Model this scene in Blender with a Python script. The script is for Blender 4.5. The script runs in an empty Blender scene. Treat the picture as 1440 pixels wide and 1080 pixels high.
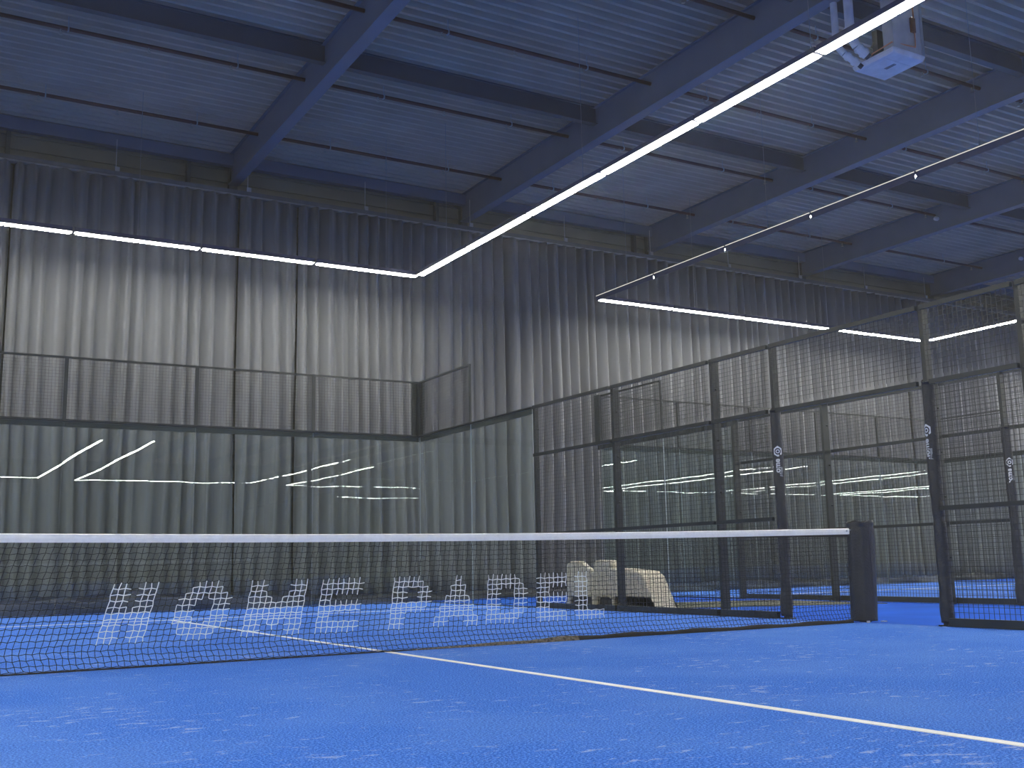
import bpy, math, random
from mathutils import Vector, Matrix
random.seed(7)
S = bpy.context.scene
COL = S.collection
R3 = math.radians

# ------------------------------------------------------------------ camera
cd = bpy.data.cameras.new('camera')
cam = bpy.data.objects.new('camera', cd)
COL.objects.link(cam)
cd.sensor_width = 36.0
cd.sensor_fit = 'HORIZONTAL'
cd.lens = 1514.12 * 36.0 / 1440.0
cd.clip_start = 0.05
cd.clip_end = 300
_r = Vector((0.8646331385860369, -0.5020090334866255, -0.019911452902372777))
_u = Vector((-0.06594272857169424, -0.1526872846213799, 0.986072081373096))
_f = Vector((0.49805731819478277, 0.8512775830554766, 0.1651223315601103))
m = Matrix.Identity(4)
for i in range(3):
    m[i][0] = _r[i]; m[i][1] = _u[i]; m[i][2] = -_f[i]
m[0][3], m[1][3], m[2][3] = -3.31993, -7.59971, 0.62555
cam.matrix_world = m
S.camera = cam

# ------------------------------------------------------------------ world, exposure
w = bpy.data.worlds.new('world')
S.world = w
w.use_nodes = True
w.node_tree.nodes['Background'].inputs[0].default_value = (0.55, 0.62, 0.8, 1)
w.node_tree.nodes['Background'].inputs[1].default_value = 0.02
_v = w.node_tree.nodes.new('ShaderNodeVolumeScatter')      # faint haze added to lift the dark tones
_v.inputs['Density'].default_value = 0.0030
_v.inputs['Anisotropy'].default_value = 0.55
w.node_tree.links.new(_v.outputs[0], w.node_tree.nodes['World Output'].inputs['Volume'])
S.view_settings.view_transform = 'Standard'
S.view_settings.look = 'None'
S.view_settings.exposure = 0.22
S.view_settings.gamma = 1.0
S.view_settings.use_curve_mapping = False
S.cycles.transparent_max_bounces = 24
S.cycles.max_bounces = 8
S.cycles.diffuse_bounces = 4
S.cycles.glossy_bounces = 4
S.cycles.sample_clamp_indirect = 4.0
LAMP = 64.0          # radiance of the opal lamp diffusers

# ------------------------------------------------------------------ materials
def mat(name):
    mt = bpy.data.materials.new(name)
    mt.use_nodes = True
    nt = mt.node_tree
    nt.nodes.clear()
    out = nt.nodes.new('ShaderNodeOutputMaterial')
    return mt, nt, out

def ramp(nt, fac, stops):
    r = nt.nodes.new('ShaderNodeValToRGB')
    el = r.color_ramp.elements
    while len(el) < len(stops):
        el.new(0.5)
    for e, (p, c) in zip(el, stops):
        e.position = p
        e.color = (c[0], c[1], c[2], 1)
    nt.links.new(fac, r.inputs[0])
    return r.outputs[0]

def noise(nt, scale, detail=3, vec=None, stretch=None, rough=0.5):
    n = nt.nodes.new('ShaderNodeTexNoise')
    n.inputs['Scale'].default_value = scale
    n.inputs['Detail'].default_value = detail
    n.inputs['Roughness'].default_value = rough
    g = nt.nodes.new('ShaderNodeTexCoord').outputs['Object']
    if stretch:
        mp = nt.nodes.new('ShaderNodeMapping')
        mp.inputs['Scale'].default_value = stretch
        nt.links.new(g, mp.inputs[0])
        g = mp.outputs[0]
    nt.links.new(g, n.inputs['Vector'])
    return n.outputs['Fac']

def plain(name, col, rough=0.5, metal=0.0, var=0.12, nscale=6.0, bump=0.0, spec=0.5):
    mt, nt, out = mat(name)
    b = nt.nodes.new('ShaderNodeBsdfPrincipled')
    c0 = tuple(c * (1 - var) for c in col)
    c1 = tuple(min(1, c * (1 + var)) for c in col)
    nz = noise(nt, nscale)
    nt.links.new(ramp(nt, nz, [(0.3, c0), (0.7, c1)]), b.inputs['Base Color'])
    b.inputs['Roughness'].default_value = rough
    b.inputs['Metallic'].default_value = metal
    b.inputs['Specular IOR Level'].default_value = spec
    if bump:
        bp = nt.nodes.new('ShaderNodeBump')
        bp.inputs['Strength'].default_value = bump
        bp.inputs['Distance'].default_value = 0.01
        nt.links.new(noise(nt, nscale * 6), bp.inputs['Height'])
        nt.links.new(bp.outputs[0], b.inputs['Normal'])
    nt.links.new(b.outputs[0], out.inputs[0])
    return mt

def emis(name, col, s):
    mt, nt, out = mat(name)
    e = nt.nodes.new('ShaderNodeEmission')
    e.inputs[0].default_value = (*col, 1)
    e.inputs[1].default_value = s
    nt.links.new(e.outputs[0], out.inputs[0])
    return mt

M = {}
M['steel'] = plain('black_powder_coated_steel', (0.030, 0.037, 0.037), 0.38, 0.0, 0.15)
M['wire'] = plain('black_coated_wire', (0.026, 0.03, 0.03), 0.35)
M['crossbeam'] = plain('dark_blue_beam_paint', (0.10, 0.105, 0.115), 0.5, 0.0, 0.08, 1.5)
M['beam'] = plain('blue_grey_beam_paint', (0.15, 0.175, 0.23), 0.5, 0.0, 0.08, 1.5)
M['deck'] = plain('galvanised_deck', (0.55, 0.45, 0.35), 0.5, 0.1, 0.10, 1.2)
M['pipe'] = plain('red_brown_pipe', (0.13, 0.045, 0.03), 0.5)
M['brass'] = plain('brass_fitting', (0.45, 0.42, 0.36), 0.35, 0.8)
M['alu'] = plain('brushed_aluminium', (0.45, 0.48, 0.52), 0.35, 0.7)
M['lamp_body'] = plain('dark_blue_lamp_profile', (0.05, 0.06, 0.12), 0.4)
M['lamp'] = emis('opal_diffuser_lit', (1.0, 0.97, 0.86), LAMP)
M['slit'] = emis('thin_lit_slit', (1.0, 0.95, 0.86), 0.7)
M['added_brim'] = plain('white_added_brim', (0.75, 0.75, 0.73), 0.5)
M['cable'] = plain('steel_cable', (0.35, 0.36, 0.38), 0.4, 0.8)
M['white_plastic'] = plain('white_plastic', (0.62, 0.65, 0.72), 0.4)
M['grey_panel'] = plain('light_grey_sheet', (0.42, 0.43, 0.44), 0.45)
M['pelmet'] = plain('grey_pelmet', (0.15, 0.16, 0.17), 0.5)
M['copper'] = plain('copper', (0.75, 0.35, 0.2), 0.3, 0.9)
M['dark_label'] = plain('dark_print', (0.05, 0.05, 0.07), 0.6)
M['pad'] = plain('black_vinyl', (0.032, 0.035, 0.04), 0.42, 0, 0.15, 9, 0.5)
M['print'] = plain('white_print', (0.75, 0.78, 0.8), 0.5, 0, 0.04)
M['print_dim'] = plain('grey_print', (0.3, 0.32, 0.34), 0.5, 0, 0.04)
M['cord'] = plain('black_net_cord', (0.012, 0.013, 0.018), 0.8)
M['cord_white'] = plain('white_net_cord', (0.85, 0.92, 0.95), 0.7)
M['tape'] = plain('white_net_tape', (0.93, 0.95, 0.95), 0.75, 0, 0.04, 30, 0.4)
M['blacktape'] = plain('black_net_band', (0.013, 0.013, 0.014), 0.8, 0, 0.3, 20, 0.5)
M['sandy'] = plain('sand_dusted_band', (0.16, 0.14, 0.11), 0.9, 0, 0.8, 45, 0.8)
M['bench'] = plain('beige_plastic', (0.60, 0.56, 0.44), 0.5, 0, 0.06, 3)
M['bench_shade'] = plain('shade_under_bench', (0.05, 0.05, 0.05), 0.7)
M['tarp'] = plain('dark_tarpaulin', (0.010, 0.012, 0.024), 0.45, 0, 0.25, 5, 0.5)
M['wall'] = plain('olive_grey_cladding', (0.24, 0.23, 0.17), 0.6, 0.0, 0.2, 0.7)
M['column'] = plain('dark_column', (0.11, 0.11, 0.10), 0.6)
M['mat'] = plain('olive_strip', (0.10, 0.105, 0.07), 0.9, 0, 0.4, 14, 0.6)
M['edge'] = plain('glass_edge', (0.42, 0.48, 0.47), 0.4, 0, 0.05)
M['line'] = plain('white_turf_line', (0.95, 0.95, 0.93), 0.85, 0, 0.06, 60, 0.4)

def glass():
    mt, nt, out = mat('clear_tempered_glass')
    tr = nt.nodes.new('ShaderNodeBsdfTransparent')
    tr.inputs[0].default_value = (0.945, 0.985, 0.968, 1)
    gl = nt.nodes.new('ShaderNodeBsdfGlossy')
    gl.inputs['Roughness'].default_value = 0.0
    gl.inputs['Color'].default_value = (0.95, 1, 0.98, 1)
    wv = nt.nodes.new('ShaderNodeBump')
    wv.inputs['Strength'].default_value = 1.0
    wv.inputs['Distance'].default_value = 0.0016
    nt.links.new(noise(nt, 0.9, 1), wv.inputs['Height'])
    nt.links.new(wv.outputs[0], gl.inputs['Normal'])
    lw = nt.nodes.new('ShaderNodeLayerWeight')
    lw.inputs['Blend'].default_value = 0.5
    p = nt.nodes.new('ShaderNodeMath'); p.operation = 'POWER'; p.inputs[1].default_value = 5
    nt.links.new(lw.outputs['Facing'], p.inputs[0])
    a = nt.nodes.new('ShaderNodeMath'); a.operation = 'MULTIPLY_ADD'
    a.inputs[1].default_value = 0.96; a.inputs[2].default_value = 0.045
    nt.links.new(p.outputs[0], a.inputs[0])
    mx = nt.nodes.new('ShaderNodeMixShader')
    nt.links.new(a.outputs[0], mx.inputs[0])
    nt.links.new(tr.outputs[0], mx.inputs[1])
    nt.links.new(gl.outputs[0], mx.inputs[2])
    nt.links.new(mx.outputs[0], out.inputs[0])
    return mt
M['glass'] = glass()

def turf():
    mt, nt, out = mat('blue_artificial_turf')
    b = nt.nodes.new('ShaderNodeBsdfPrincipled')
    fib = noise(nt, 110, 3, rough=0.8)
    base = ramp(nt, fib, [(0.36, (0.003, 0.045, 0.36)), (0.5, (0.034, 0.17, 0.76)), (0.64, (0.19, 0.44, 1.0))])
    # broad worn patches, slightly paler
    worn = noise(nt, 0.9, 4)
    pale = nt.nodes.new('ShaderNodeMix'); pale.data_type = 'RGBA'
    nt.links.new(ramp(nt, worn, [(0.42, (0, 0, 0)), (0.75, (0.30, 0.30, 0.30))]), pale.inputs['Factor'])
    nt.links.new(base, pale.inputs[6])
    pale.inputs[7].default_value = (0.20, 0.38, 0.85, 1)
    # dry sand lying in short streaks
    st = noise(nt, 11, 4, stretch=(0.8, 1.5, 1.0), rough=0.62)
    big = noise(nt, 1.1, 2)
    mul = nt.nodes.new('ShaderNodeMath'); mul.operation = 'MULTIPLY_ADD'
    mul.inputs[1].default_value = 0.35
    nt.links.new(big, mul.inputs[0]); nt.links.new(st, mul.inputs[2])
    fine = noise(nt, 120, 2)
    mul2 = nt.nodes.new('ShaderNodeMath'); mul2.operation = 'MULTIPLY_ADD'
    mul2.inputs[1].default_value = 0.25
    nt.links.new(fine, mul2.inputs[0]); nt.links.new(mul.outputs[0], mul2.inputs[2])
    msk = ramp(nt, mul2.outputs[0], [(0.0, (0, 0, 0)), (0.92, (0, 0, 0)), (1.0, (0.42, 0.42, 0.42))])
    mx = nt.nodes.new('ShaderNodeMix'); mx.data_type = 'RGBA'
    nt.links.new(msk, mx.inputs['Factor'])
    nt.links.new(pale.outputs[2], mx.inputs[6])
    mx.inputs[7].default_value = (0.66, 0.70, 0.84, 1)
    nt.links.new(mx.outputs[2], b.inputs['Base Color'])
    b.inputs['Roughness'].default_value = 0.9
    b.inputs['Specular IOR Level'].default_value = 0.15
    bp = nt.nodes.new('ShaderNodeBump')
    bp.inputs['Strength'].default_value = 0.6; bp.inputs['Distance'].default_value = 0.01
    nt.links.new(fib, bp.inputs['Height']); nt.links.new(bp.outputs[0], b.inputs['Normal'])
    nt.links.new(b.outputs[0], out.inputs[0])
    return mt
M['turf'] = turf()
M['hall_floor'] = plain('smooth_blue_hall_floor', (0.012, 0.10, 0.58), 0.85, 0, 0.10, 1.3, 0.0, 0.1)

def velvet():
    mt, nt, out = mat('grey_molton_curtain')
    b = nt.nodes.new('ShaderNodeBsdfPrincipled')
    nz = noise(nt, 1.2, 3, stretch=(1, 1, 0.2))
    nt.links.new(ramp(nt, nz, [(0.3, (0.146, 0.151, 0.160)), (0.7, (0.190, 0.195, 0.205))]), b.inputs['Base Color'])
    b.inputs['Roughness'].default_value = 0.95
    b.inputs['Specular IOR Level'].default_value = 0.1
    b.inputs['Sheen Weight'].default_value = 0.3
    nt.links.new(b.outputs[0], out.inputs[0])
    return mt
M['curtain'] = velvet()

# ------------------------------------------------------------------ geometry helpers
class MB:
    def __init__(self):
        self.v = []; self.f = []; self.mi = []
    def quad(self, a, b, c, d, mi=0):
        n = len(self.v); self.v += [a, b, c, d]; self.f.append((n, n + 1, n + 2, n + 3)); self.mi.append(mi)
    def box(self, x0, y0, z0, x1, y1, z1, mi=0):
        n = len(self.v)
        self.v += [(x0, y0, z0), (x1, y0, z0), (x1, y1, z0), (x0, y1, z0), (x0, y0, z1), (x1, y0, z1), (x1, y1, z1), (x0, y1, z1)]
        for q in ((0, 3, 2, 1), (4, 5, 6, 7), (0, 1, 5, 4), (1, 2, 6, 5), (2, 3, 7, 6), (3, 0, 4, 7)):
            self.f.append(tuple(n + i for i in q)); self.mi.append(mi)
        return self
    def bar(self, a, b, r, k=4, mi=0, r2=None, cap=True):
        a = Vector(a); b = Vector(b); d = (b - a)
        if d.length < 1e-7: return self
        d.normalize()
        h = Vector((0, 0, 1)) if abs(d.z) < 0.9 else Vector((1, 0, 0))
        s = d.cross(h).normalized(); t = d.cross(s)
        r2 = r if r2 is None else r2
        n = len(self.v)
        for c, rr in ((a, r), (b, r2)):
            for i in range(k):
                an = 2 * math.pi * (i + 0.5) / k
                self.v.append(tuple(c + s * math.cos(an) * rr + t * math.sin(an) * rr))
        for i in range(k):
            j = (i + 1) % k
            self.f.append((n + i, n + j, n + k + j, n + k + i)); self.mi.append(mi)
        if cap:
            self.f.append(tuple(n + i for i in range(k))[::-1]); self.mi.append(mi)
            self.f.append(tuple(n + k + i for i in range(k))); self.mi.append(mi)
        return self
    def tube(self, pts, r, k=8, mi=0):
        for a, b in zip(pts[:-1], pts[1:]):
            self.bar(a, b, r, k, mi)
        return self
    def prism(self, prof, fn0, fn1, mi=0):
        # prof: list of 2-D points; fn0 / fn1 turn them into the 3-D end outlines
        n = len(self.v); k = len(prof)
        self.v += [fn0(p) for p in prof] + [fn1(p) for p in prof]
        for i in range(k):
            j = (i + 1) % k
            self.f.append((n + i, n + j, n + k + j, n + k + i)); self.mi.append(mi)
        self.f.append(tuple(range(n, n + k))[::-1]); self.mi.append(mi)
        self.f.append(tuple(range(n + k, n + 2 * k))); self.mi.append(mi)
        return self
    def build(self, name, mats, parent=None, off=(0, 0, 0), smooth=False):
        me = bpy.data.meshes.new(name)
        vs = [(x - off[0], y - off[1], z - off[2]) for x, y, z in self.v] if off != (0, 0, 0) else self.v
        me.from_pydata(vs, [], self.f)
        if not isinstance(mats, (list, tuple)): mats = [mats]
        for q in mats: me.materials.append(q)
        if len(mats) > 1: me.polygons.foreach_set('material_index', self.mi)
        if smooth: me.polygons.foreach_set('use_smooth', [True] * len(me.polygons))
        me.update()
        o = bpy.data.objects.new(name, me)
        COL.objects.link(o)
        if parent is not None: o.parent = parent
        return o

def thing(name, label, cat, loc=(0, 0, 0), group=None):
    o = bpy.data.objects.new(name, None)
    COL.objects.link(o)
    o.location = loc
    o.empty_display_size = 0.1
    return tag(o, label, cat, group)

def tag(o, label, cat, group=None):
    o['label'] = label; o['category'] = cat
    if group: o['group'] = group
    return o

def struct(o):
    o['kind'] = 'structure'
    return o

def bev(o, wd, seg=3):
    b = o.modifiers.new('bevel', 'BEVEL'); b.width = wd; b.segments = seg; b.limit_method = 'ANGLE'
    return o

ORD = ['first', 'second', 'third', 'fourth', 'fifth', 'sixth', 'seventh', 'eighth', 'ninth', 'tenth']

# ------------------------------------------------------------------ the hall
X0, X1, Y0, Y1, ZD = -22.0, 96.0, -54.0, 12.25, 8.5
struct(MB().box(X0, Y0, -0.2, X1, Y1, -0.012).build('floor', M['hall_floor']))
def cladding(name, a, b, nrm):
    # horizontal ribbed cladding between plan points a and b
    mb = MB(); z = 0.0
    n = Vector((nrm[0], nrm[1], 0))
    A = Vector((a[0], a[1], 0)); B = Vector((b[0], b[1], 0))
    while z < ZD + 0.2:
        for (z0, z1, d0, d1) in ((0, 0.22, 0, 0), (0.22, 0.235, 0, -0.025), (0.235, 0.25, -0.025, 0)):
            p = [A + n * d0 + Vector((0, 0, z + z0)), B + n * d0 + Vector((0, 0, z + z0)),
                 B + n * d1 + Vector((0, 0, z + z1)), A + n * d1 + Vector((0, 0, z + z1))]
            mb.quad(*[tuple(q) for q in p])
        z += 0.25
    return struct(mb.build(name, M['wall']))
cladding('wall_back', (X0, Y1), (X1, Y1), (0, -1))
cladding('wall_front', (X1, Y0), (X0, Y0), (0, 1))
cladding('wall_left', (X0, Y0), (X0, Y1), (1, 0))
cladding('wall_right', (X1, Y1), (X1, Y0), (-1, 0))

# corrugated steel deck: ribs run along x
mb = MB(); y = Y1; P = 0.207
prof = []
while y > Y0:
    prof += [(y, ZD), (y - 0.022, ZD), (y - 0.026, ZD + 0.008), (y - 0.030, ZD), (y - 0.052, ZD), (y - 0.075, ZD + 0.11), (y - 0.184, ZD + 0.11)]
    y -= P
for (a, b) in zip(prof[:-1], prof[1:]):
    mb.quad((X0, a[0], a[1]), (X1, a[0], a[1]), (X1, b[0], b[1]), (X0, b[0], b[1]))
struct(mb.build('ceiling', M['deck']))
struct(MB().box(X0, Y0, ZD + 0.14, X1, Y1, ZD + 0.3).build('ceiling', M['deck']))

# main steel beams along y
BX = [2, 7, 12, 17, 22, 27, 32, -3, -8, -13, -18]
BW = ['leftmost of the beams in view, beyond the lamps', 'long beam crossing the middle, running to the top edge',
      'beam between the ceiling heater and the thin dark lamp run', 'beam right of the thin dark lamp run',
      'short beam at the far right above the fence top', 'beam beyond the right edge of view', 'beam beside the right hall wall',
      'beam straight above the net logo side', 'beam left of the view, over the neighbouring lamps', 'beam two bays from the left wall', 'beam nearest the left hall wall']
for x, wd in zip(BX, BW):
    mb = MB()
    mb.box(x - 0.1 + 0.1, Y0 + 0.05, 7.9, x + 0.2, 12.1, 7.918)
    mb.box(x + 0.1 - 0.006 - 0.04, Y0 + 0.05, 7.918, x + 0.1 + 0.006 - 0.04, 12.1, 8.482)
    mb.box(x, Y0 + 0.05, 8.482, x + 0.2, 12.1, 8.499)
    o = mb.build('steel_beam', M['beam'])
    tag(o, 'blue-grey steel roof beam, ' + wd, 'beam', 'main roof beams')
XC = sorted(BX)
# cross beams along x, one between each pair of main beams
k = 0
for yc, yw in ((7.04, 'first row from the curtain'), (2.24, 'second row from the curtain'), (-2.56, 'third row from the curtain')):
    for a, b in zip(XC[:-1], XC[1:]):
        if a < -4 or b > 28: continue
        mb = MB()
        mb.box(a + 0.066 + 0.003, yc - 0.06, 8.19, b + 0.053, yc + 0.06, 8.202)
        mb.box(a + 0.066 + 0.003, yc - 0.005, 8.202, b + 0.053, yc + 0.005, 8.488)
        mb.box(a + 0.066 + 0.003, yc - 0.06, 8.488, b + 0.053, yc + 0.06, 8.4995)
        o = mb.build('cross_beam', M['crossbeam'])
        tag(o, 'dark blue cross beam, %s, %s bay from the left' % (yw, ORD[(a + 3) // 5]), 'beam', 'cross beams')
# edge beam over the curtain wall
tag(MB().box(X0 + 0.1, 11.95, 8.24, 40, 12.09, 8.47).build('edge_beam', M['beam']), 'long blue edge beam running above the curtain wall', 'beam')
# wall columns
for x in [-8, -1.9, 1.2, 2, 6.4, 7, 11.6, 12, 17, 22, 27]:
    big = x in (-8, 2, 7, 12, 17, 22, 27)
    wv = 0.16 if big else 0.07
    o = MB().box(x + 0.02, 12.1, 0, x + 0.02 + wv, 12.22, 8.49).build('wall_column', M['column'])
    tag(o, '%s steel column on the wall above the curtain at %s' % ('broad' if big else 'slim', {
        -8: 'the left beyond the view', -1.9: 'the left picture edge', 1.2: 'the left of the leftmost beam end', 2: 'the leftmost beam end',
        6.4: 'the left of the middle beam end', 7: 'the middle beam end', 11.6: 'the left of the third beam end', 12: 'the third beam end',
        17: 'the fourth beam end', 22: 'the far right beam end', 27: 'the right beyond the fence'}[x]), 'column')

# sprinkler pipes, one length per bay
for iy, yp in enumerate((10.4, 7.92, 5.46, 3.03, 0.58)):
    for a, b in zip(XC[:-1], XC[1:]):
        if a < -4 or b > 23: continue
        xa, xb = a + 0.07, b + 0.05
        t = thing('sprinkler_pipe', 'red-brown sprinkler pipe, %s row from the curtain, %s bay from the left' % (ORD[iy], ORD[(a + 3) // 5]), 'pipe', (xa, yp, 8.3), 'sprinkler pipes')
        mb = MB().bar((0, 0, 0), (xb - xa, 0, 0), 0.03, 8)
        mb.build('pipe', M['pipe'], t, smooth=True)
        off = 0.87 if yp != 5.46 else 0.82
        k0 = math.ceil((xa + 0.15 - off) / 1.22)
        while off + 1.22 * k0 < xb - 0.15:
            hx = off + 1.22 * k0 - xa
            h = MB().bar((hx, 0, -0.025), (hx, 0, -0.06), 0.014, 6).bar((hx, 0, -0.1), (hx, 0, -0.104), 0.03, 8)
            h.bar((hx - 0.015, 0, -0.06), (hx - 0.01, 0, -0.1), 0.004).bar((hx + 0.015, 0, -0.06), (hx + 0.01, 0, -0.1), 0.004)
            h.build('sprinkler_head', M['brass'], t)
            if k0 % 2 == 0:
                MB().bar((hx + 0.1, 0, 0.0), (hx + 0.1, 0, 0.19), 0.006, 6).box(hx + 0.09, -0.036, -0.036, hx + 0.11, 0.036, 0.036).build('pipe_hanger', M['alu'], t)
            k0 += 1

# small white detectors on the beam sides
for (x, y, z, s) in ((17.03, 7.86, 8.2, 'fourth beam from the left'), (22.03, 9.2, 8.25, 'rightmost beam, by the fence top')):
    mb = MB().bar((x + 0.02, y, z), (x - 0.05, y, z), 0.05, 10).bar((x - 0.05, y, z), (x - 0.07, y, z - 0.02), 0.035, 10)
    tag(mb.build('smoke_detector', M['white_plastic']), 'small white detector fixed to the side of the ' + s, 'detector')

# ------------------------------------------------------------------ curtain
fx = [-12.0]; fa = []
rc = random.Random(11)
while fx[-1] < 37.0:
    fx.append(fx[-1] + rc.uniform(0.19, 0.36)); fa.append(rc.uniform(0.13, 0.23))
import bisect
def fold(x):
    i = max(0, min(len(fx) - 2, bisect.bisect_right(fx, x) - 1))
    t = (x - fx[i]) / (fx[i + 1] - fx[i])
    a = fa[i]
    return -a * (0.6 * (0.5 - 0.5 * math.cos(2 * math.pi * t)) + 0.4 * math.sin(math.pi * t)) + 0.015 * math.sin(2 * math.pi * t * 2 + i * 1.7) * math.sin(math.pi * t)
def curtain(xa, xb, ztop, yb, label):
    nx = int((xb - xa) / 0.022); nz = 16
    mb = MB()
    for j in range(nz + 1):
        z = 0.03 + (ztop - 0.03) * j / nz
        tz = j / nz
        for i in range(nx + 1):
            x = xa + (xb - xa) * i / nx
            xs = x + 0.05 * math.sin(x * 0.9 + 2.2 * tz * 2.0) * (1 - tz) + 0.03 * math.sin(x * 3.1 + tz * 5) * (1 - tz)
            y = yb + fold(xs) * (0.8 + 0.25 * (1 - tz)) + 0.03 * math.sin(x * 0.7 + tz * 1.3) * (1 - tz)
            # tuck the two vertical edges back
            e = min(x - xa, xb - x)
            if e < 0.08: y += 0.14 * (1 - e / 0.08)
            mb.v.append((x, y, z))
    for j in range(nz):
        for i in range(nx):
            a = j * (nx + 1) + i
            mb.f.append((a, a + 1, a + nx + 2, a + nx + 1)); mb.mi.append(0)
    o = mb.build('curtain', M['curtain'], smooth=True)
    so = o.modifiers.new('thickness', 'SOLIDIFY'); so.thickness = 0.004; so.offset = 1
    return tag(o, label, 'curtain', 'grey curtains along the hall wall')
CS = [(-12, -6.1, 'left beyond the picture edge'), (-6.1, -1.77, 'ending at the left picture edge'), (-1.77, 2.1, 'left of the first dark seam'),
      (2.1, 3.22, 'narrow, between two dark seams left of the lamp corner'),
      (3.22, 7.75, 'behind the glass corner of the court'), (7.75, 14.9, 'behind the start of the right hand lamp run'),
      (14.9, 20.2, 'behind the right court lamps'), (20.2, 26.4, 'behind the padded door posts at the right'), (26.4, 36.9, 'right beyond the picture')]
for i, (a, b, wd) in enumerate(CS):
    curtain(a + 0.012, b - 0.012, 7.5, 11.62, 'floor-length grey pleated curtain panel ' + wd)
t = thing('curtain_rail', 'long grey curtain rail and pelmet strip above the pleated curtains', 'curtain rail', (12, 11.62, 7.5))
MB().box(-24 + 0, -0.10, 0.0, 24.9, -0.06, 0.035).box(-24, -0.03, 0.0, 24.9, 0.03, 0.03).build('rail_profile', M['alu'], t)
MB().box(-24, -0.055, 0.035, 24.9, -0.03, 0.13).build('pelmet_strip', M['pelmet'], t)
x = -12.0
while x < 36:
    MB().box(x - 12, -0.03, 0.13, x - 12 + 0.08, 0.01, 0.22).bar((x - 12 + 0.02, 0, 0.2), (x - 12 + 0.02, 0.0, 0.74), 0.008).build('rail_bracket', M['grey_panel'], t)
    x += 2.37

# dark crumpled tarpaulin lying along the foot of the curtain
rt = random.Random(3)
mb = MB(); N = 360; K = 9
for i in range(N + 1):
    x = -9.0 + 31.5 * i / N
    h = 0.27 + 0.05 * math.sin(x * 1.3) if x < 0.5 else 0.27 - 0.13 * min(1, (x - 0.5) / 2.5)
    h += 0.02 * math.sin(x * 5.1) + rt.uniform(-0.006, 0.006)
    for j in range(K):
        a = math.pi * j / (K - 1)
        wv = 1 + 0.14 * math.sin(x * 3.3 + j * 2.1) + 0.07 * math.sin(x * 9 + j)
        mb.v.append((x, 11.05 - 0.2 * math.cos(a) * wv, max(-0.012, h * math.sin(a) ** 0.6 * wv if 0 < j < K - 1 else -0.012)))
for i in range(N):
    for j in range(K - 1):
        a = i * K + j
        mb.f.append((a, a + K, a + K + 1, a + 1)); mb.mi.append(0)
tag(mb.build('tarpaulin', M['tarp'], smooth=True), 'long dark crumpled tarpaulin roll lying at the foot of the curtain', 'tarpaulin')

# ------------------------------------------------------------------ courts
def court_floor(x0, x1, label):
    struct(MB().box(x0, -10, -0.012, x1, 10, 0.0).build('floor', M['turf']))
    xm = (x0 + x1) / 2
    tag(MB().box(xm - 0.026, -6.975, -0.002, xm + 0.026, 6.925, 0.003).build('court_line', M['line']), 'white centre line painted along the ' + label, 'court line', None)
    for s, nm in ((1, 'far'), (-1, 'near')):
        tag(MB().box(x0 + 0.06, s * 6.95 - 0.025, -0.002, x1 - 0.06, s * 6.95 + 0.025, 0.0035).build('court_line', M['line']), 'white service line across the %s end of the %s' % (nm, label), 'court line')
court_floor(-5, 5, 'court with the net')
court_floor(9, 19, 'neighbouring court on the right')
for (x0, x1) in ((-19, -9), (23, 33)):
    struct(MB().box(x0, -10, -0.012, x1, 10, 0.0).build('floor', M['turf']))
for (x0, x1) in ((-16, -5.9 + 0), (-5.9, 4.15), (6.3, 16.6), (18.9, 29)):
    struct(MB().box(x0 + 0.05, -38.5, -0.012, x1 - 0.05, -18.4, 0.0).build('floor', M['turf']))

# thin olive sheet on the aisle floor
mb = MB(); mb.prism([(5.6, 4.55), (8.75, 2.9), (8.85, 5.2), (7.0, 6.0), (5.6, 6.5)], lambda p: (p[0], p[1], -0.014), lambda p: (p[0], p[1], -0.004))
tag(mb.build('floor_strip', M['mat']), 'thin olive strip on the blue aisle floor between the two courts', 'mat')

ZG, ZM = 2.95, 3.94           # top of glass rail, top of the upper mesh
def mesh_part(parent, p0, p1, z0, z1, name='wire_mesh', r=0.0024):
    # welded 50 mm mesh in a vertical plane from plan point p0 to p1
    P0 = Vector((p0[0], p0[1], 0)); P1 = Vector((p1[0], p1[1], 0))
    L = (P1 - P0).length; d = (P1 - P0) / L
    nn = Vector((-d.y, d.x, 0)) * r * 1.6
    mb = MB()
    n = max(1, round(L / 0.05)); 
    for i in range(1, n):
        q = P0 + d * (L * i / n)
        mb.bar(q + Vector((0, 0, z0)) + nn, q + Vector((0, 0, z1)) + nn, r, 4, cap=False)
    n = max(1, round((z1 - z0) / 0.05))
    for i in range(1, n):
        z = z0 + (z1 - z0) * i / n
        mb.bar(P0 + Vector((0, 0, z)) - nn, P1 + Vector((0, 0, z)) - nn, r, 4, cap=False)
    return mb.build(name, M['wire'], parent)

def wbox(mb, p0, p1, z0, z1, th, off=0.0):
    # box between plan points with thickness th, shifted off to its left
    P0 = Vector((p0[0], p0[1], 0)); P1 = Vector((p1[0], p1[1], 0))
    d = (P1 - P0).normalized(); n = Vector((-d.y, d.x, 0))
    a = P0 + n * (off - th / 2); b = P1 + n * (off - th / 2); c = P1 + n * (off + th / 2); e = P0 + n * (off + th / 2)
    k = len(mb.v)
    for z in (z0, z1):
        for q in (a, b, c, e): mb.v.append((q.x, q.y, z))
    for q in ((0, 3, 2, 1), (4, 5, 6, 7), (0, 1, 5, 4), (1, 2, 6, 5), (2, 3, 7, 6), (3, 0, 4, 7)):
        mb.f.append(tuple(k + i for i in q)); mb.mi.append(0)
    return mb

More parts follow.
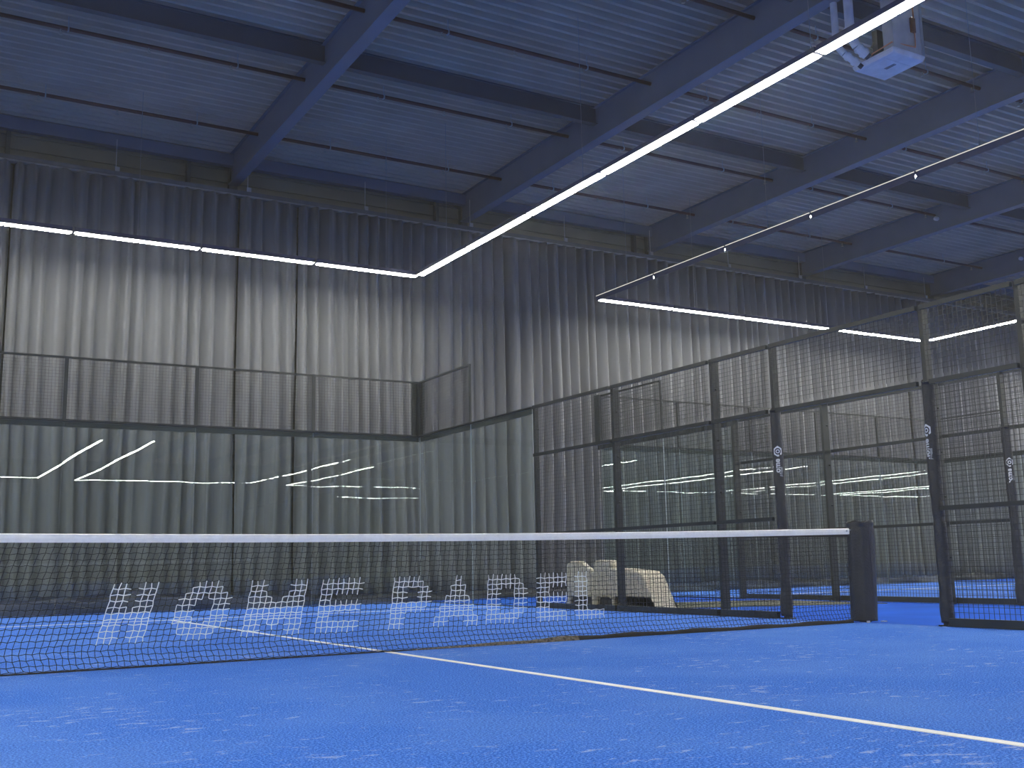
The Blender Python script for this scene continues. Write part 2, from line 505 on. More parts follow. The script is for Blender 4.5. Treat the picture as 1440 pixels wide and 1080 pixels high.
def glass_panel(p0, p1, label):
    P0 = Vector((p0[0], p0[1], 0)); P1 = Vector((p1[0], p1[1], 0)); d = (P1 - P0).normalized()
    a = P0 + d * 0.006; b = P1 - d * 0.006
    t = thing('glass_screen', label, 'glass panel', (a.x, a.y, 0), 'court glass panels')
    mb = wbox(MB(), (0, 0), tuple((b - a).xy), 0.012, ZG - 0.03, 0.012)
    mb.mi = [1, 1, 0, 1, 0, 1]
    mb.build('pane', [M['glass'], M['edge']], t)
    n = Vector((-d.y, d.x, 0))
    c = MB()
    for s in (0.28, 0.72):
        q = (b - a) * s
        for z in (ZG - 0.06,):
            c.bar(q + n * 0.013 + Vector((0, 0, z)), q + n * 0.02 + Vector((0, 0, z)), 0.012, 8)
            c.bar(q - n * 0.013 + Vector((0, 0, z)), q - n * 0.02 + Vector((0, 0, z)), 0.012, 8)
    # shallow steel shoe at the foot
    f = wbox(MB(), (0, 0), tuple((b - a).xy), 0.0, 0.012, 0.05)
    f.build('floor_shoe', M['steel'], t)
    return t

def upper_mesh(p0, p1, label):
    t = thing('mesh_screen', label, 'mesh panel', (p0[0], p0[1], ZG), 'upper mesh panels')
    q = (p1[0] - p0[0], p1[1] - p0[1])
    d = Vector((q[0], q[1])).normalized()
    i0 = tuple(d * 0.0); i1 = q
    f = MB()
    wbox(f, i0, i1, ZM - ZG - 0.032, ZM - ZG, 0.04)
    wbox(f, i0, i1, 0.001, 0.012, 0.03)
    f.build('frame', M['steel'], t)
    for nm, s0, s1 in (('post', 0.0, 0.028), ('post', None, 0.028)):
        a = Vector(i0) if s0 is not None else Vector(q) - d * s1
        b = a + d * s1
        wbox(MB(), tuple(a), tuple(b), 0.001, ZM - ZG - 0.032, 0.035).build('post', M['steel'], t)
    mesh_part(t, i0, i1, 0.012, ZM - ZG - 0.034)
    return t

def glass_rail(p0, p1, label):
    o = wbox(MB(), p0, p1, ZG - 0.105, ZG, 0.05, 0.033)
    wbox(o, p0, p1, ZG - 0.012, ZG, 0.05, 0.0)
    c = o
    return tag(c.build('glass_rail', M['steel']), label, 'rail', None)

def fence_post(x, y, out, zt, label, dz=0.1, wy=0.045):
    # rectangular tube standing outside the mesh line, deep in x
    x0, x1 = (x + 0.004, x + 0.004 + dz) if out > 0 else (x - 0.004 - dz, x - 0.004)
    t = thing('fence_post', label, 'post', (x, y, 0), 'court fence posts')
    MB().box(x0 - x, -wy / 2, 0.0, x1 - x, wy / 2, zt).build('upright', M['steel'], t)
    s = 0.02
    xa_, xb_ = sorted(((x0 + x1) / 2 - x, (x0 - x if out < 0 else x1 - x) + (s if out > 0 else -s)))
    MB().box(xa_, -wy / 2 - 0.05, 0.0, xb_, -wy / 2 - 0.0005, 0.01).box(xa_, wy / 2 + 0.0005, 0.0, xb_, wy / 2 + 0.05, 0.01).build('base_plate', M['steel'], t)
    for z in (0.6, 1.4, 2.0, 2.6):
        if z < zt: MB().bar((0.05 * out, -wy / 2 - 0.001, z), (0.05 * out, -wy / 2 - 0.03, z), 0.012, 6).build('clip', M['steel'], t)
    return t

def fence_panel(x, y0, y1, label, low=True, out=1):
    # y0 < y1; mesh bay with top rail, middle rails and foot rail
    t = thing('mesh_fence', label, 'fence panel', (x, y0, 0), 'side mesh fence panels')
    L = y1 - y0
    e = 0.024
    # stop short of padded door posts up to the top of their padding
    a = 0.072 if abs(abs(y0) - 1) < 0.01 else e
    b = L - (0.072 if abs(abs(y1) - 1) < 0.01 else e)
    c = 0.0 if out > 0 else 0.0
    X_ = (-0.042, -0.002) if out > 0 else (0.002, 0.042)
    xm = (X_[0] + X_[1]) / 2
    MB().box(X_[0], e, ZG - 0.045, X_[1], L - e, ZG).build('top_rail', M['steel'], t)
    MB().box(X_[0], a, 2.19, X_[1], b, 2.235).build('middle_rail', M['steel'], t)
    mesh_part(t, (xm, e), (xm, L - e), 2.27, ZG - 0.046)
    if low:
        MB().box(X_[0], a, 1.03, X_[1], b, 1.07).build('middle_rail', M['steel'], t)
        MB().box(X_[0] - 0.005, a, 0.002, X_[1], b, 0.075).build('foot_rail', M['steel'], t)
        mesh_part(t, (xm, a), (xm, b), 0.075, 1.03)
        mesh_part(t, (xm, a), (xm, b), 1.07, 2.19)
    return t

def logo(parent, r, ang, zc):
    # hexagon badge with a ring and the two words, wrapped round the padding
    def wrap(a, z):   # a = distance round the padding, z height
        th = ang + a / r
        return (math.cos(th) * (r + 0.0025), math.sin(th) * (r + 0.0025), z)
    hx = MB()
    R1, R2 = 0.060, 0.036
    n = 36
    def hexr(an):
        k = math.pi / 3
        return R1 * math.cos(math.pi / 6) / math.cos(((an) % k) - math.pi / 6)
    pts = []
    for i in range(n):
        an = 2 * math.pi * i / n + math.pi / 6
        ro = hexr(2 * math.pi * i / n)
        pts.append((wrap(ro * 0.82 * math.cos(an), zc + ro * math.sin(an)), wrap(R2 * 0.9 * math.cos(an), zc + R2 * math.sin(an))))
    for i in range(n):
        if i in (26, 27): continue
        j = (i + 1) % n
        hx.quad(pts[i][0], pts[j][0], pts[j][1], pts[i][1])
    pts = []
    for i in range(16):
        an = 2 * math.pi * i / 16
        pts.append((wrap(0.022 * math.cos(an), zc + 0.022 * math.sin(an)), wrap(0.012 * math.cos(an), zc + 0.012 * math.sin(an))))
    for i in range(16):
        j = (i + 1) % 16
        hx.quad(pts[i][0], pts[j][0], pts[j][1], pts[i][1])
    o = hx.build('badge', M['print'], parent)
    for word, sz, off, dz, mt in (('home', 0.080, 0.014, -0.27, M['print']), ('padel', 0.036, 0.040, -0.27, M['print_dim'])):
        cu = bpy.data.curves.new('word', 'FONT'); cu.body = word; cu.size = sz; cu.offset = 0.0028
        cu.resolution_u = 3
        to = bpy.data.objects.new('word', cu); COL.objects.link(to)
        dg = bpy.context.evaluated_depsgraph_get()
        me = bpy.data.meshes.new_from_object(to.evaluated_get(dg))
        bpy.data.objects.remove(to)
        me.name = 'word'
        me.materials.clear(); me.materials.append(mt)
        wmax = max(v.co.x for v in me.vertices)
        for v in me.vertices:
            # reads upwards: text x -> height, text y -> leftwards round the padding
            up = v.co.x * (0.19 / wmax if word == 'home' else 0.10 / wmax)
            v.co = Vector(wrap(off - v.co.y, zc + dz + up))
        oo = bpy.data.objects.new('lettering', me); COL.objects.link(oo); oo.parent = parent
    return o

def padded_post(x, y, out, label, lg):
    # door post with vinyl padding wrapped round it
    t = thing('door_post', label, 'post', (x, y, 0), 'padded door posts')
    s = 1 if out > 0 else -1
    MB().box(min(0.0, s * 0.08), -0.022, 0, max(0.0, s * 0.08), 0.022, ZG).build('upright', M['steel'], t)
    MB().box(-0.02, -0.062, 0.0, 0.09, -0.023, 0.010).box(-0.02, 0.023, 0.0, 0.09, 0.062, 0.010).build('base_plate', M['steel'], t)
    mb = MB(); NZ = 90; NA = 28; r0 = 0.057
    rr = random.Random(int(x * 10 + y * 3 + 50))
    ph = [rr.uniform(0, 6) for _ in range(6)]
    cx = 0.03 * s
    for j in range(NZ + 1):
        z = 0.03 + 2.21 * j / NZ
        for i in range(NA):
            a = 2 * math.pi * i / NA
            r = r0 + 0.004 * math.sin(z * 3.1 + ph[0] + a) + 0.003 * math.sin(z * 8 + ph[1] + 2 * a) + 0.0015 * math.sin(z * 40 + 3 * a + ph[2])
            if abs(z - 0.95) < 0.03 or abs(z - 0.45) < 0.02: r -= 0.004
            if z < 0.3: r += 0.008 * math.sin((0.3 - z) * 12) * (1 if a < 3 else 0.3)
            if 1.55 < z < 2.02: r = r0
            zz = z
            if j == NZ: zz += 0.03 * math.sin(a + 1.0); r += 0.004
            mb.v.append((cx + r * math.cos(a), r * math.sin(a), zz))
    for j in range(NZ):
        for i in range(NA):
            a = j * NA + i; b = j * NA + (i + 1) % NA
            mb.f.append((a, b, b + NA, a + NA)); mb.mi.append(0)
    pd = mb.build('padding', M['pad'], t, smooth=True)
    so = pd.modifiers.new('thickness', 'SOLIDIFY'); so.thickness = 0.012; so.offset = -1
    e = bpy.data.objects.new('logo_print', None)
    # the print is kept as one mesh per colour under the padding
    bpy.data.objects.remove(e)
    hold = pd
    o = logo(hold, r0, R3(lg), 1.77)
    for c in hold.children: c.location = (cx, 0, 0)
    return t

# ---- our court: back wall
for i, xr in enumerate((5, 3, 1, -1, -3)):
    wd = ['next to the corner', 'second from the corner', 'third from the corner', 'fourth from the corner', 'just beyond the left picture edge'][i]
    glass_panel((xr - 2, 10), (xr, 10), 'clear back glass panel of the near court, ' + wd)
    upper_mesh((xr - 2, 10), (xr, 10), 'black mesh panel above the near court back glass, ' + wd)
glass_rail((-5, 10), (5.03, 10), 'black steel rail along the top of the near court back glass')
glass_panel((5, 8), (5, 9.965), 'clear glass side panel of the near court meeting the back corner')
glass_panel((5, 6.03), (5, 8), 'clear glass side panel of the near court next to the mesh')
upper_mesh((5, 8), (5, 9.97), 'single raised mesh panel above the side glass at the near court corner')
o = wbox(MB(), (5, 6.03), (5, 9.96), ZG - 0.105, ZG, 0.05, -0.033); wbox(o, (5, 6.03), (5, 9.96), ZG - 0.012, ZG, 0.05, 0)
tag(o.build('glass_rail', M['steel']), 'black steel rail sloping up right over the near court side glass', 'rail')
t = thing('corner_post', 'black corner post at the back corner of the near court', 'post', (5, 10, ZG + 0.001))
MB().box(0.035, -0.10, 0, 0.075, 0.075, ZM - ZG).box(-0.10, 0.062, 0, 0.034, 0.10, ZM - ZG).build('upright', M['steel'], t)
# ---- our court: right side mesh
for y, wd in ((6, 'where the side glass of the near court ends'), (4, 'first post right of the side glass of the near court'), (2, 'next left of the logo post of the near court'),
              (-2, 'at the right picture edge'), (-4, 'nearest the camera beyond the right edge')):
    fence_post(5, y, 1, ZG, 'black square fence post ' + wd, 0.1 if y != 6 else 0.06)
for y, wd in ((4, 'beside the side glass'), (2, 'second from the side glass'), (1, 'narrow, left of the logo post')):
    fence_panel(5, y, {4: 6, 2: 4, 1: 2}[y], 'black mesh fence bay of the near court, ' + wd)
fence_panel(5, -1, 1, 'mesh panel above the open doorway between the two logo posts', low=False)
fence_panel(5, -2, -1, 'narrow mesh fence bay right of the second padded door post')
fence_panel(5, -4, -2, 'mesh fence bay at the far right picture edge')
padded_post(5, 1, 1, 'padded black door post with upright home logo, left of the net post', 226)
padded_post(5, -1, 1, 'tall padded black door post right of the net post, logo turned away', 168)

# ---- neighbouring court
for i in range(5):
    xl = 9 + 2 * i
    wd = ['first at its left corner', 'second from left', 'the middle one', 'fourth from left', 'at its far right corner'][i]
    glass_panel((xl, 10), (xl + 2, 10), 'clear back glass panel of the neighbouring court, ' + wd)
    upper_mesh((xl, 10), (xl + 2, 10), 'upper back mesh panel of the neighbouring court, ' + wd)
glass_rail((8.97, 10), (19.03, 10), 'black rail along the neighbouring court back glass')
for xx, s, sd in ((9, -1, 'near'), (19, 1, 'far')):
    glass_panel((xx, 8), (xx, 9.965), 'clear side glass at the back corner, %s side of the neighbouring court' % sd)
    glass_panel((xx, 6.03), (xx, 8), 'second side glass panel, %s side of the neighbouring court' % sd)
    upper_mesh((xx, 8), (xx, 9.97), 'raised mesh panel above the side glass, %s side of the neighbouring court' % sd)
    o = wbox(MB(), (xx, 6.03), (xx, 9.95), ZG - 0.105, ZG, 0.05, -0.033 * s); wbox(o, (xx, 6.03), (xx, 9.95), ZG - 0.012, ZG, 0.05, 0)
    tag(o.build('glass_rail', M['steel']), 'black rail over the side glass, %s side of the neighbouring court' % sd, 'rail')
    t = thing('corner_post', 'black corner post of the neighbouring court, %s back corner' % sd, 'post', (xx, 10, ZG + 0.001))
    a = s * 0.035; b = s * 0.075
    MB().box(min(a, b), -0.1, 0, max(a, b), 0.075, ZM - ZG).box(min(-s * 0.1, s * 0.034), 0.062, 0, max(-s * 0.1, s * 0.034), 0.1, ZM - ZG).build('upright', M['steel'], t)
    for y in (6, 4, 2, -2):
        fence_post(xx, y, s, ZG, 'black fence post, %s side of neighbouring court, %s' % (sd, {6: 'where its glass ends', 4: 'middle of the mesh', 2: 'just before its door post', -2: 'beyond its doorway'}[y]), 0.12)
    for y0, y1 in ((4, 6), (2, 4), (1, 2), (-2, -1)):
        fence_panel(xx, y0, y1, 'mesh fence bay, %s side of neighbouring court, %s' % (sd, {4: 'next to its glass', 2: 'second from its glass', 1: 'narrow one by its door post', -2: 'beyond its doorway'}[y0]), out=s)
    fence_panel(xx, -1, 1, 'mesh panel above the doorway on the %s side of the neighbouring court' % sd, low=False)
    padded_post(xx, 1, s, 'padded door post with logo on the %s side of the neighbouring court' % sd, 226)

# ------------------------------------------------------------------ net
def tapez(x): return 0.872 + 0.045 * max(0.0, abs(x) / 5.0 - 0.1) ** 1.6
CU, CW = 0.041, 0.0395
NU = int(10.0 / CU); NW = 21
def inletter(u, v):
    # u along the net, v 0..1 of letter height; bold sans capitals
    s = 0.12
    def rng(a, b): return a <= u <= b
    if rng(-2.01, -1.71):
        a, b = -2.01, -1.71
        return u < a + s or u > b - s or 0.40 < v < 0.62
    if rng(-1.56, -1.19):
        cx, hx = -1.375, 0.185
        e = ((u - cx) / hx) ** 2 + ((v - 0.5) / 0.52) ** 2
        return e <= 1.05 and ((u - cx) / (hx - s)) ** 2 + ((v - 0.5) / 0.25) ** 2 > 1
    if rng(-1.08, -0.64):
        a, b = -1.08, -0.64; t = (u - a) / (b - a)
        if u < a + s or u > b - s: return True
        d = 1 - abs(t - 0.5) * 2
        return abs(v - (0.95 - 0.62 * d)) < 0.24
    for a, b in ((-0.55, -0.22), (1.32, 1.61)):
        if rng(a, b): return u < a + s or v > 0.76 or v < 0.24 or 0.39 < v < 0.61
    if rng(0.03, 0.37):
        if u < 0.03 + s: return True
        if v < 0.32: return False
        q = (v - 0.66) / 0.34
        return (u < 0.37 - 0.10 * q * q) and not (abs(v - 0.66) < 0.12 and u < 0.37 - s)
    if rng(0.40, 0.79):
        t = abs(u - 0.595) / 0.195
        edge = 1.06 - t
        return (v <= edge + 0.06 and v >= edge - 0.62 and t > 0.0) and (v > edge - 0.56 or 0.2 < v < 0.42) or (0.2 < v < 0.42 and t < 0.75)
    if rng(0.86, 1.23):
        if u < 0.86 + s: return True
        q = (v - 0.5) / 0.5
        lim = 1.235 - 0.13 * abs(q) ** 3
        return u < lim and (abs(q) > 0.52 or u > 1.235 - s - 0.02)
    if rng(1.69, 1.99): return u < 1.69 + s or v < 0.24
    return False
def nodep(i, j):
    # i column, j row counted from the tape downwards
    u = -5.0 + i * CU
    x = u; zt = tapez(u) - 0.058
    w_ = max(0.012, zt * (1 - j / NW) + 0.006)
    sh = 0.27 * max(0.0, min(1.0, (1.9 - u) / 4.0))
    x = u + sh * (w_ - 0.36)
    if w_ < 0.13: x += (0.13 - w_) * 0.55
    k = 1 if (i + j) % 2 else -1
    x += 0.0028 * math.sin(j * 1.9 + i * 0.7) + 0.0022 * k
    w2 = w_ + 0.0035 * k + 0.002 * math.sin(i * 0.5 + j)
    y = 0.012 * math.sin(i * 0.06) * (j / NW) + 0.02 * max(0, 0.15 - w_) / 0.15
    return (x, y, max(0.008, w2))
net = thing('court_net', 'black knotted court net with white top tape and large white lettering', 'net', (0, 0, 0))
mbk = MB(); mbw = MB()
for i in range(NU + 1):
    for j in range(NW + 1):
        p = nodep(i, j)
        for (di, dj) in ((1, 0), (0, 1)):
            i2, j2 = i + di, j + dj
            if i2 > NU or j2 > NW: continue
            q = nodep(i2, j2)
            if p[0] < -4.97 or q[0] > 4.93: continue
            um = -5.0 + (i + i2) / 2 * CU; wm = (p[2] + q[2]) / 2
            on = 0.165 < wm < 0.535 and inletter(um, (wm - 0.165) / 0.37)
            (mbw if on else mbk).bar(p, q, 0.0033 if on else 0.0023, 3, cap=False)
mbk.build('cord_mesh', M['cord'], net)
mbw.build('white_lettering', M['cord_white'], net)
# tape: folded band over a steel cable
mb = MB(); n = 80
for i in range(n):
    xa = -4.92 + 9.86 * i / n; xb = -4.92 + 9.86 * (i + 1) / n
    za, zb = tapez(xa), tapez(xb)
    pr = [(-0.008, -0.058), (-0.011, -0.03), (-0.010, -0.006), (0, 0), (0.010, -0.006), (0.011, -0.03), (0.008, -0.058)]
    for c0, c1 in zip(pr[:-1], pr[1:]):
        mb.quad((xa, c0[0], za + c0[1]), (xb, c0[0], zb + c0[1]), (xb, c1[0], zb + c1[1]), (xa, c1[0], za + c1[1]))
mb.build('top_tape', M['tape'], net)
MB().tube([(-4.97 + i * 0.497, 0, tapez(-4.97 + i * 0.497) - 0.02) for i in range(21)], 0.004, 6).build('cable', M['cable'], net)
mb = MB()
for i in range(12):
    xa = 3.3 + 1.63 * i / 12; xb = 3.3 + 1.63 * (i + 1) / 12
    hw0 = 0.004 + 0.020 * i / 12; hw1 = 0.004 + 0.020 * (i + 1) / 12
    za, zb = tapez(xa) - 0.059, tapez(xb) - 0.059
    mb.quad((xa, -0.006, za - hw0), (xb, -0.006, zb - hw1), (xb, -0.006, zb), (xa, -0.006, za))
    mb.quad((xa, 0.006, za - hw0), (xb, 0.006, zb - hw1), (xb, 0.006, zb), (xa, 0.006, za))
mb.build('upper_strap', M['blacktape'], net)
# bottom band: thin at the left, wide and rumpled towards the right, sand-dusted in the middle
def band(xa, xb, name, mt):
    mb = MB(); n = int((xb - xa) / 0.04); K = 6
    rb = random.Random(5)
    for i in range(n + 1):
        x = xa + (xb - xa) * i / n
        tt = max(0, min(1, (x - 0.3) / 1.2))
        h = 0.010 + 0.024 * tt + 0.006 * math.sin(x * 9) * tt + rb.uniform(-0.002, 0.002) * tt
        dp = 0.008 + 0.02 * tt
        yc = -0.012 - 0.02 * math.sin(x * 2.1) * tt
        for k in range(K):
            a = math.pi * k / (K - 1)
            mb.v.append((x, yc - dp * math.cos(a), 0.001 + h * math.sin(a)))
    for i in range(n):
        for k in range(K - 1):
            a = i * K + k
            mb.f.append((a, a + K, a + K + 1, a + 1)); mb.mi.append(0)
    return mb.build(name, mt, net, smooth=True)
band(-4.95, 0.2, 'bottom_band', M['blacktape'])
band(0.2, 1.7, 'bottom_band', M['sandy'])
band(1.7, 4.9, 'bottom_band', M['blacktape'])
# eyelet at the tape end
MB().bar((4.90, -0.012, 0.885), (4.90, -0.016, 0.885), 0.010, 10).build('eyelet', M['alu'], net)
MB().tube([(4.90, -0.004, 0.885), (4.935, 0, 0.89), (4.975, 0, 0.90)], 0.005, 6).build('tension_cable', M['cable'], net)

# net post: padded round cover with a loose folded rim
t = thing('net_post', 'thick black padded net post at the right end of the net', 'post', (5.09, 0, 0))
MB().box(-0.04, -0.04, 0, 0.04, 0.04, 0.955).build('upright', M['steel'], t)
mb = MB(); NZ = 60; NA = 40
for j in range(NZ + 1):
    z = 0.012 + 0.965 * j / NZ
    for i in range(NA):
        a = 2 * math.pi * i / NA
        sq = 1.0 / max(abs(math.cos(a)), abs(math.sin(a))) ** 0.25
        r = 0.120 * sq * 0.99
        r += 0.0022 * math.sin(z * 5 + a * 2) + 0.0015 * math.sin(a * 3 + z * 14)
        if z > 0.91: r -= 0.003 if z < 0.93 else -0.006 * math.sin(a * 5 + 1)
        zz = z + (0.010 * math.sin(a * 4 + 0.5) if j == NZ else 0)
        mb.v.append((r * math.cos(a) - 0.035 * (0.5 - z), r * math.sin(a), zz))
for j in range(NZ):
    for i in range(NA):
        a = j * NA + i; b = j * NA + (i + 1) % NA
        mb.f.append((a, b, b + NA, a + NA)); mb.mi.append(0)
pd = mb.build('padding', M['pad'], t, smooth=True)
so = pd.modifiers.new('thickness', 'SOLIDIFY'); so.thickness = 0.02; so.offset = -1
cp = MB(); NA = 32
cp.prism([(0.1 * math.cos(2 * math.pi * i / NA), 0.1 * math.sin(2 * math.pi * i / NA)) for i in range(NA)], lambda p: (p[0] + 0.016, p[1], 0.945), lambda p: (p[0] + 0.016, p[1], 0.957))
cp.build('cap', M['pad'], t)
MB().box(0.128, -0.12, 0.0, 0.165, -0.07, 0.008).box(-0.13, -0.135, 0.0, -0.09, -0.127, 0.02).build('base_plate', M['white_plastic'], t)
MB().box(-0.002, -0.1235, 0.05, 0.004, -0.121, 0.92).build('seam', M['dark_label'], t)

# ------------------------------------------------------------------ beige bench
t = thing('bench', 'beige moulded plastic bench standing in the aisle behind the near court fence', 'bench', (6.0, 5.5, -0.012))
def yz(prof, x0, x1, name, mt, bw=0.03):
    mb = MB()
    mb.prism(prof, lambda p: (x0, p[0], p[1]), lambda p: (x1, p[0], p[1]))
    o = mb.build(name, mt, t)
    return bev(o, bw, 3)
yz([(1.28, 0.0), (1.22, 0.1), (1.22, 0.60), (1.17, 0.655), (1.05, 0.67), (0.78, 0.66), (0.68, 0.60), (0.46, 0.50), (0.46, 0.10), (0.46, 0.0), (0.56, 0.0), (0.56, 0.13), (1.12, 0.13), (1.14, 0.0)], -0.03, 0.05, 'backrest', M['bench'])
yz([(0.44, 0.0), (0.44, 0.62), (0.40, 0.665), (0.30, 0.675), (0.0, 0.665), (-0.06, 0.61), (-0.07, 0.12), (-0.07, 0.0), (-0.01, 0.0), (0.0, 0.13), (0.36, 0.13), (0.38, 0.0)], -0.06, 0.08, 'backrest', M['bench'])
yz([(-0.09, 0.12), (-0.09, 0.55), (-0.6, 0.525), (-0.82, 0.50), (-0.93, 0.43), (-1.0, 0.3), (-1.10, 0.14), (-1.16, 0.0), (-1.22, 0.0), (-1.19, 0.0), (-1.12, 0.0), (-1.06, 0.13), (-0.2, 0.13)][:9] + [(-1.10, 0.0), (-1.05, 0.14), (-0.2, 0.14)], -0.16, 0.22, 'seat', M['bench'], 0.02)
yz([(1.1, 0.0), (1.1, 0.128), (-1.02, 0.128), (-1.08, 0.0)], 0.0, 0.1, 'under_shade', M['bench_shade'], 0.004)  # dark block filling the gap below the seat, stands for the shade there

# ------------------------------------------------------------------ lamps
ZL = 5.93
def lamp_fixture(p0, p1, inward, label, group, lip=False, cables=(), joint=True, slit=False):
    """2 m linear fitting from p0 to p1; inward = unit plan vector to the court middle"""
    P0 = Vector((p0[0], p0[1], 0)); P1 = Vector((p1[0], p1[1], 0))
    L = (P1 - P0).length; d = (P1 - P0) / L
    t = thing('linear_lamp', label, 'lamp', (p0[0], p0[1], ZL), group)
    iv = Vector((inward[0], inward[1], 0))
    def W(mb, s0, s1, n0, n1, z0, z1):
        k = len(mb.v)
        for z in (z0, z1):
            for (s, n) in ((s0, n0), (s1, n0), (s1, n1), (s0, n1)):
                q = d * s + iv * n; mb.v.append((q.x, q.y, z))
        for q in ((0, 3, 2, 1), (4, 5, 6, 7), (0, 1, 5, 4), (1, 2, 6, 5), (2, 3, 7, 6), (3, 0, 4, 7)):
            mb.f.append(tuple(k + i for i in q)); mb.mi.append(0)
        return mb
    e = 0.015
    dz = 0.004 if lip else 0.013
    hw = 0.044 if lip else 0.052
    h = W(MB(), e, L - e, -0.05, 0.05, 0.007, 0.05 if lip else 0.08)
    if lip: W(h, e, L - e, -0.060, -0.052, -0.065, 0.05)
    h.build('housing', M['lamp_body'], t)
    rw = 0.05 if lip else 0.075
    W(MB(), e, L - e, -rw, rw, 0.001, 0.006).build('added_brim', M['added_brim'], t)  # brim added to shape the light cutoff and widen the glowing line
    g = 0.03
    cuts = [(e + g, L / 2 - 0.014), (L / 2 + 0.014, L - e - g)] if joint else []
    if not joint:
        nn_ = max(1, round(L / 2)); st_ = L / nn_
        cuts = [(k_ * st_ + 0.06, (k_ + 1) * st_ - 0.06) for k_ in range(nn_)]
    for a, b in cuts:
        W(MB(), a, b, -hw, hw, -dz, 0.0).build('diffuser', M['lamp'], t)
    if slit:
        W(MB(), e, L - e, -0.064, -0.0605, 0.030, 0.042).build('lit_slit', M['slit'], t)
        W(MB(), L - 0.016, L - 0.004, -0.062, -0.052, -0.074, -0.066).build('joint_clip', M['print'], t)
    for c in cables:
        q = d * c
        MB().bar((q.x, q.y, 0.076), (q.x, q.y, ZD - ZL - 0.001), 0.004, 5).bar((q.x, q.y, 0.076), (q.x, q.y, 0.13), 0.012, 6).build('suspension_cable', M['cable'], t)
    return t
# near court ring (x -5..5, y -10..10)
yo = ['running into the corner', 'second from the corner', 'third from the corner', 'fourth, at the left picture edge', 'beyond the left picture edge']
for i in range(5):
    xa = 3 - 2 * i
    cb = (-0.02 - xa,) if xa < -0.02 < xa + 2 else ((4.36 - xa,) if xa < 4.36 < xa + 2 else ((-4.4 - xa,) if xa < -4.4 < xa + 2 else ()))
    lamp_fixture((xa, 10), (xa + 2, 10), (0, -1), 'glowing linear lamp of the left back run, ' + yo[i], 'near court back lamps', cables=cb)
ys = ['running down from the left lamp corner', 'second up from the left lamp corner', 'third up from the left lamp corner', 'fourth up, in the middle of the long diagonal run',
      'fifth up, left of the ceiling heater', 'crossing the ceiling heater at the top edge', 'above the top picture edge', 'over the camera side', 'near the court front', 'at the court front corner']
for i in range(10):
    yb = 10 - 2 * i
    cb = tuple(yb - c for c in (8.9, 4.5, 0.1, -4.3, -8.7) if yb - 2 < c < yb)
    lamp_fixture((5, yb - (0.085 if i == 0 else 0)), (5, yb - (2 if i < 9 else 1.915)), (-1, 0), 'glowing linear lamp, ' + ys[i], 'near court side lamps', cables=cb, lip=False)
# neighbouring court ring
xo = ['at its left end', 'second from its left end', 'third from its left end', 'fourth, just behind the fence top', 'ending at the far right lamp corner']
for i in range(5):
    xa = 9 + 2 * i
    lamp_fixture((xa + (0.06 if i == 0 else 0), 10), (xa + 2, 10), (0, -1), 'glowing linear lamp of the right hand run, ' + xo[i], 'neighbouring court back lamps', cables=(0.6,) if i % 2 else ())
for i in range(10):
    yb = 10 - 2 * i
    lamp_fixture((9, yb - (0.085 if i == 0 else 0)), (9, yb - (2 if i < 9 else 1.915)), (1, 0), 'dark-sided linear lamp with thin lit slit, %s from the lower left end' % ORD[i], 'dark-sided lamp run', cables=(1.0,) if i % 2 == 0 else (), lip=True, slit=True)
for i in range(10):
    yb = 10 - 2 * i
    lamp_fixture((19, yb - (0.085 if i == 0 else 0)), (19, yb - (2 if i < 9 else 1.915)), (-1, 0), 'glowing linear lamp over the far side of the neighbouring court, %s from its corner' % ORD[i], 'far side lamps', lip=False)
# runs mirrored in the glass, ring fronts, unseen left ring added for light
def run(p0, p1, inward, wd):
    lamp_fixture(p0, p1, inward, 'continuous glowing linear lamp run ' + wd, 'distant lamp runs', joint=False)
run((-5, -10), (5, -10), (0, 1), 'over the near court front')
run((9, -10), (19, -10), (0, 1), 'over the neighbouring court front')
run((-5, -9.915), (-5, 9.915), (1, 0), 'over the near court left side')
for (x0, x1, y0, y1, nm) in ((-19, -9, -10, 10, 'unseen left neighbour court'), (23, 33, -10, 10, 'far right court'),
                             (-5.9, 4.15, -38.6, -18.2, 'second row middle court'), (6.3, 16.7, -39.4, -18.3, 'second row right court'),
                             (19.4, 29.4, -40.6, -26.1, 'second row far right court'), (-19.3, -9, -34, -18, 'second row left court'),
                             (31.2, 41.5, -39.5, -18.3, 'fifth court of the second row'), (43.7, 54, -39.5, -18.3, 'sixth court of the second row'),
                             (56.2, 66.5, -39.5, -18.3, 'seventh court of the second row'), (68.7, 79, -39.5, -20, 'eighth court of the second row'),
                             (26.6, 36, -50.5, -49.5, 'rear court')):
    if y1 > -10: run((x0, y1), (x1, y1), (0, -1), 'at the back of the ' + nm)
    run((x0, y0), (x1, y0), (0, 1), 'at the front of the ' + nm)
    if nm != 'rear court':
        run((x0, y0 + 0.085), (x0, y1 - 0.085), (1, 0), 'on the left of the ' + nm)
        run((x1, y0 + 0.085), (x1, y1 - 0.085), (-1, 0), 'on the right of the ' + nm)

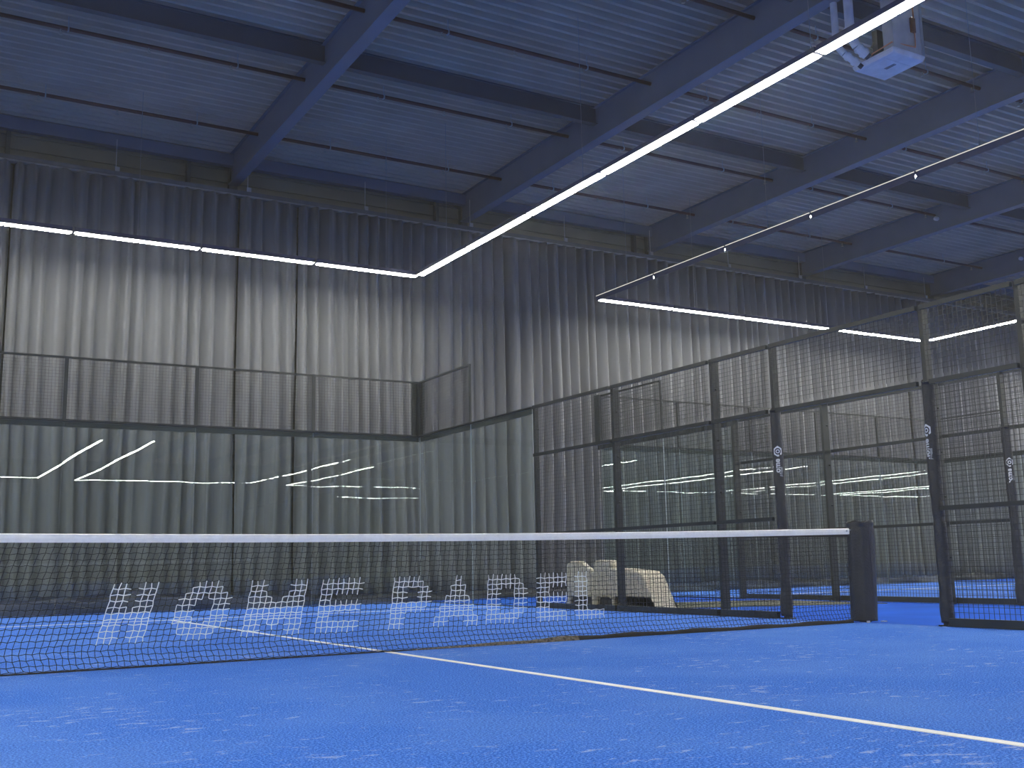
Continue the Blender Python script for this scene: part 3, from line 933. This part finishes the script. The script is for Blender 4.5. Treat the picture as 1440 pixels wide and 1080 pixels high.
# ------------------------------------------------------------------ ceiling heater with flue pipes
t = thing('ceiling_heater', 'white ceiling-hung heating unit with flue pipes behind the upper lamp run', 'heater', (7.78, 1.36, 7.0))
tr = MB(); tr.prism([(-0.31, -0.34), (0.31, -0.34), (0.31, 0.34), (-0.31, 0.34)], lambda p: (p[0] * 0.93, p[1] * 0.93, 0.0), lambda p: (p[0], p[1], 0.05))
tr.box(-0.31, -0.34, 0.05, 0.31, 0.34, 0.075)
bev(tr.build('bottom_tray', M['white_plastic'], t), 0.03, 4)
MB().box(-0.22, -0.15, -0.004, 0.26, 0.22, 0.0).build('tray_recess', M['white_plastic'], t)
lb = MB()
for k in range(2):
    lb.box(-0.02 + 0.03 * k, -0.10, -0.008, -0.005 + 0.03 * k, 0.06, -0.004)
lb.build('print_strip', M['dark_label'], t)
b = MB().box(-0.28, -0.33, 0.08, 0.30, -0.17, 1.36)
b.build('casing', M['grey_panel'], t)
MB().box(0.255, -0.34, 0.08, 0.302, -0.331, 1.3).build('side_trim', M['alu'], t)
cc = MB().tube([(-0.27, 0.14, 0.12), (-0.29, -0.31, 0.14), (0.12, -0.345, 0.15), (0.13, -0.345, 0.5), (0.12, -0.345, 0.9)], 0.009, 8)
cc.build('copper_pipe', M['copper'], t)
MB().tube([(-0.1, 0.16, 0.09), (-0.12, 0.2, 0.2), (-0.2, 0.1, 0.25), (-0.1, 0.08, 0.4)], 0.02, 8).build('hose', M['brass'], t)
MB().box(0.06, -0.36, 0.35, 0.14, -0.331, 0.55).build('bracket', M['pipe'], t)
for pts, r in ((((-0.55, 0.12, 1.49), (-0.55, 0.12, 0.36), (-0.47, 0.10, 0.22), (-0.34, 0.06, 0.11)), 0.060),
               (((-0.60, 0.32, 1.49), (-0.60, 0.32, 0.30), (-0.52, 0.27, 0.18), (-0.34, 0.20, 0.04)), 0.046)):
    MB().tube(pts, r, 16).build('flue_pipe', M['white_plastic'], t)
    for p, q, f0, f1 in ((pts[2], pts[3], 0.15, 0.35), (pts[2], pts[3], 0.6, 0.8), (pts[0], pts[1], 0.9, 0.95)):
        P = Vector(p); Q = Vector(q)
        MB().bar(P.lerp(Q, f0), P.lerp(Q, f1), r + 0.012, 16).build('collar', M['white_plastic'], t)
    P = Vector(pts[3]); Q = Vector(pts[2])
    MB().bar(P + (P - Q) * 0.02, P + (P - Q) * 0.25, r * 0.7, 12).build('seal', M['dark_label'], t)
MB().box(-0.16, 0.02, 0.08, 0.2, 0.1, 0.5).build('inner_frame', M['dark_label'], t)
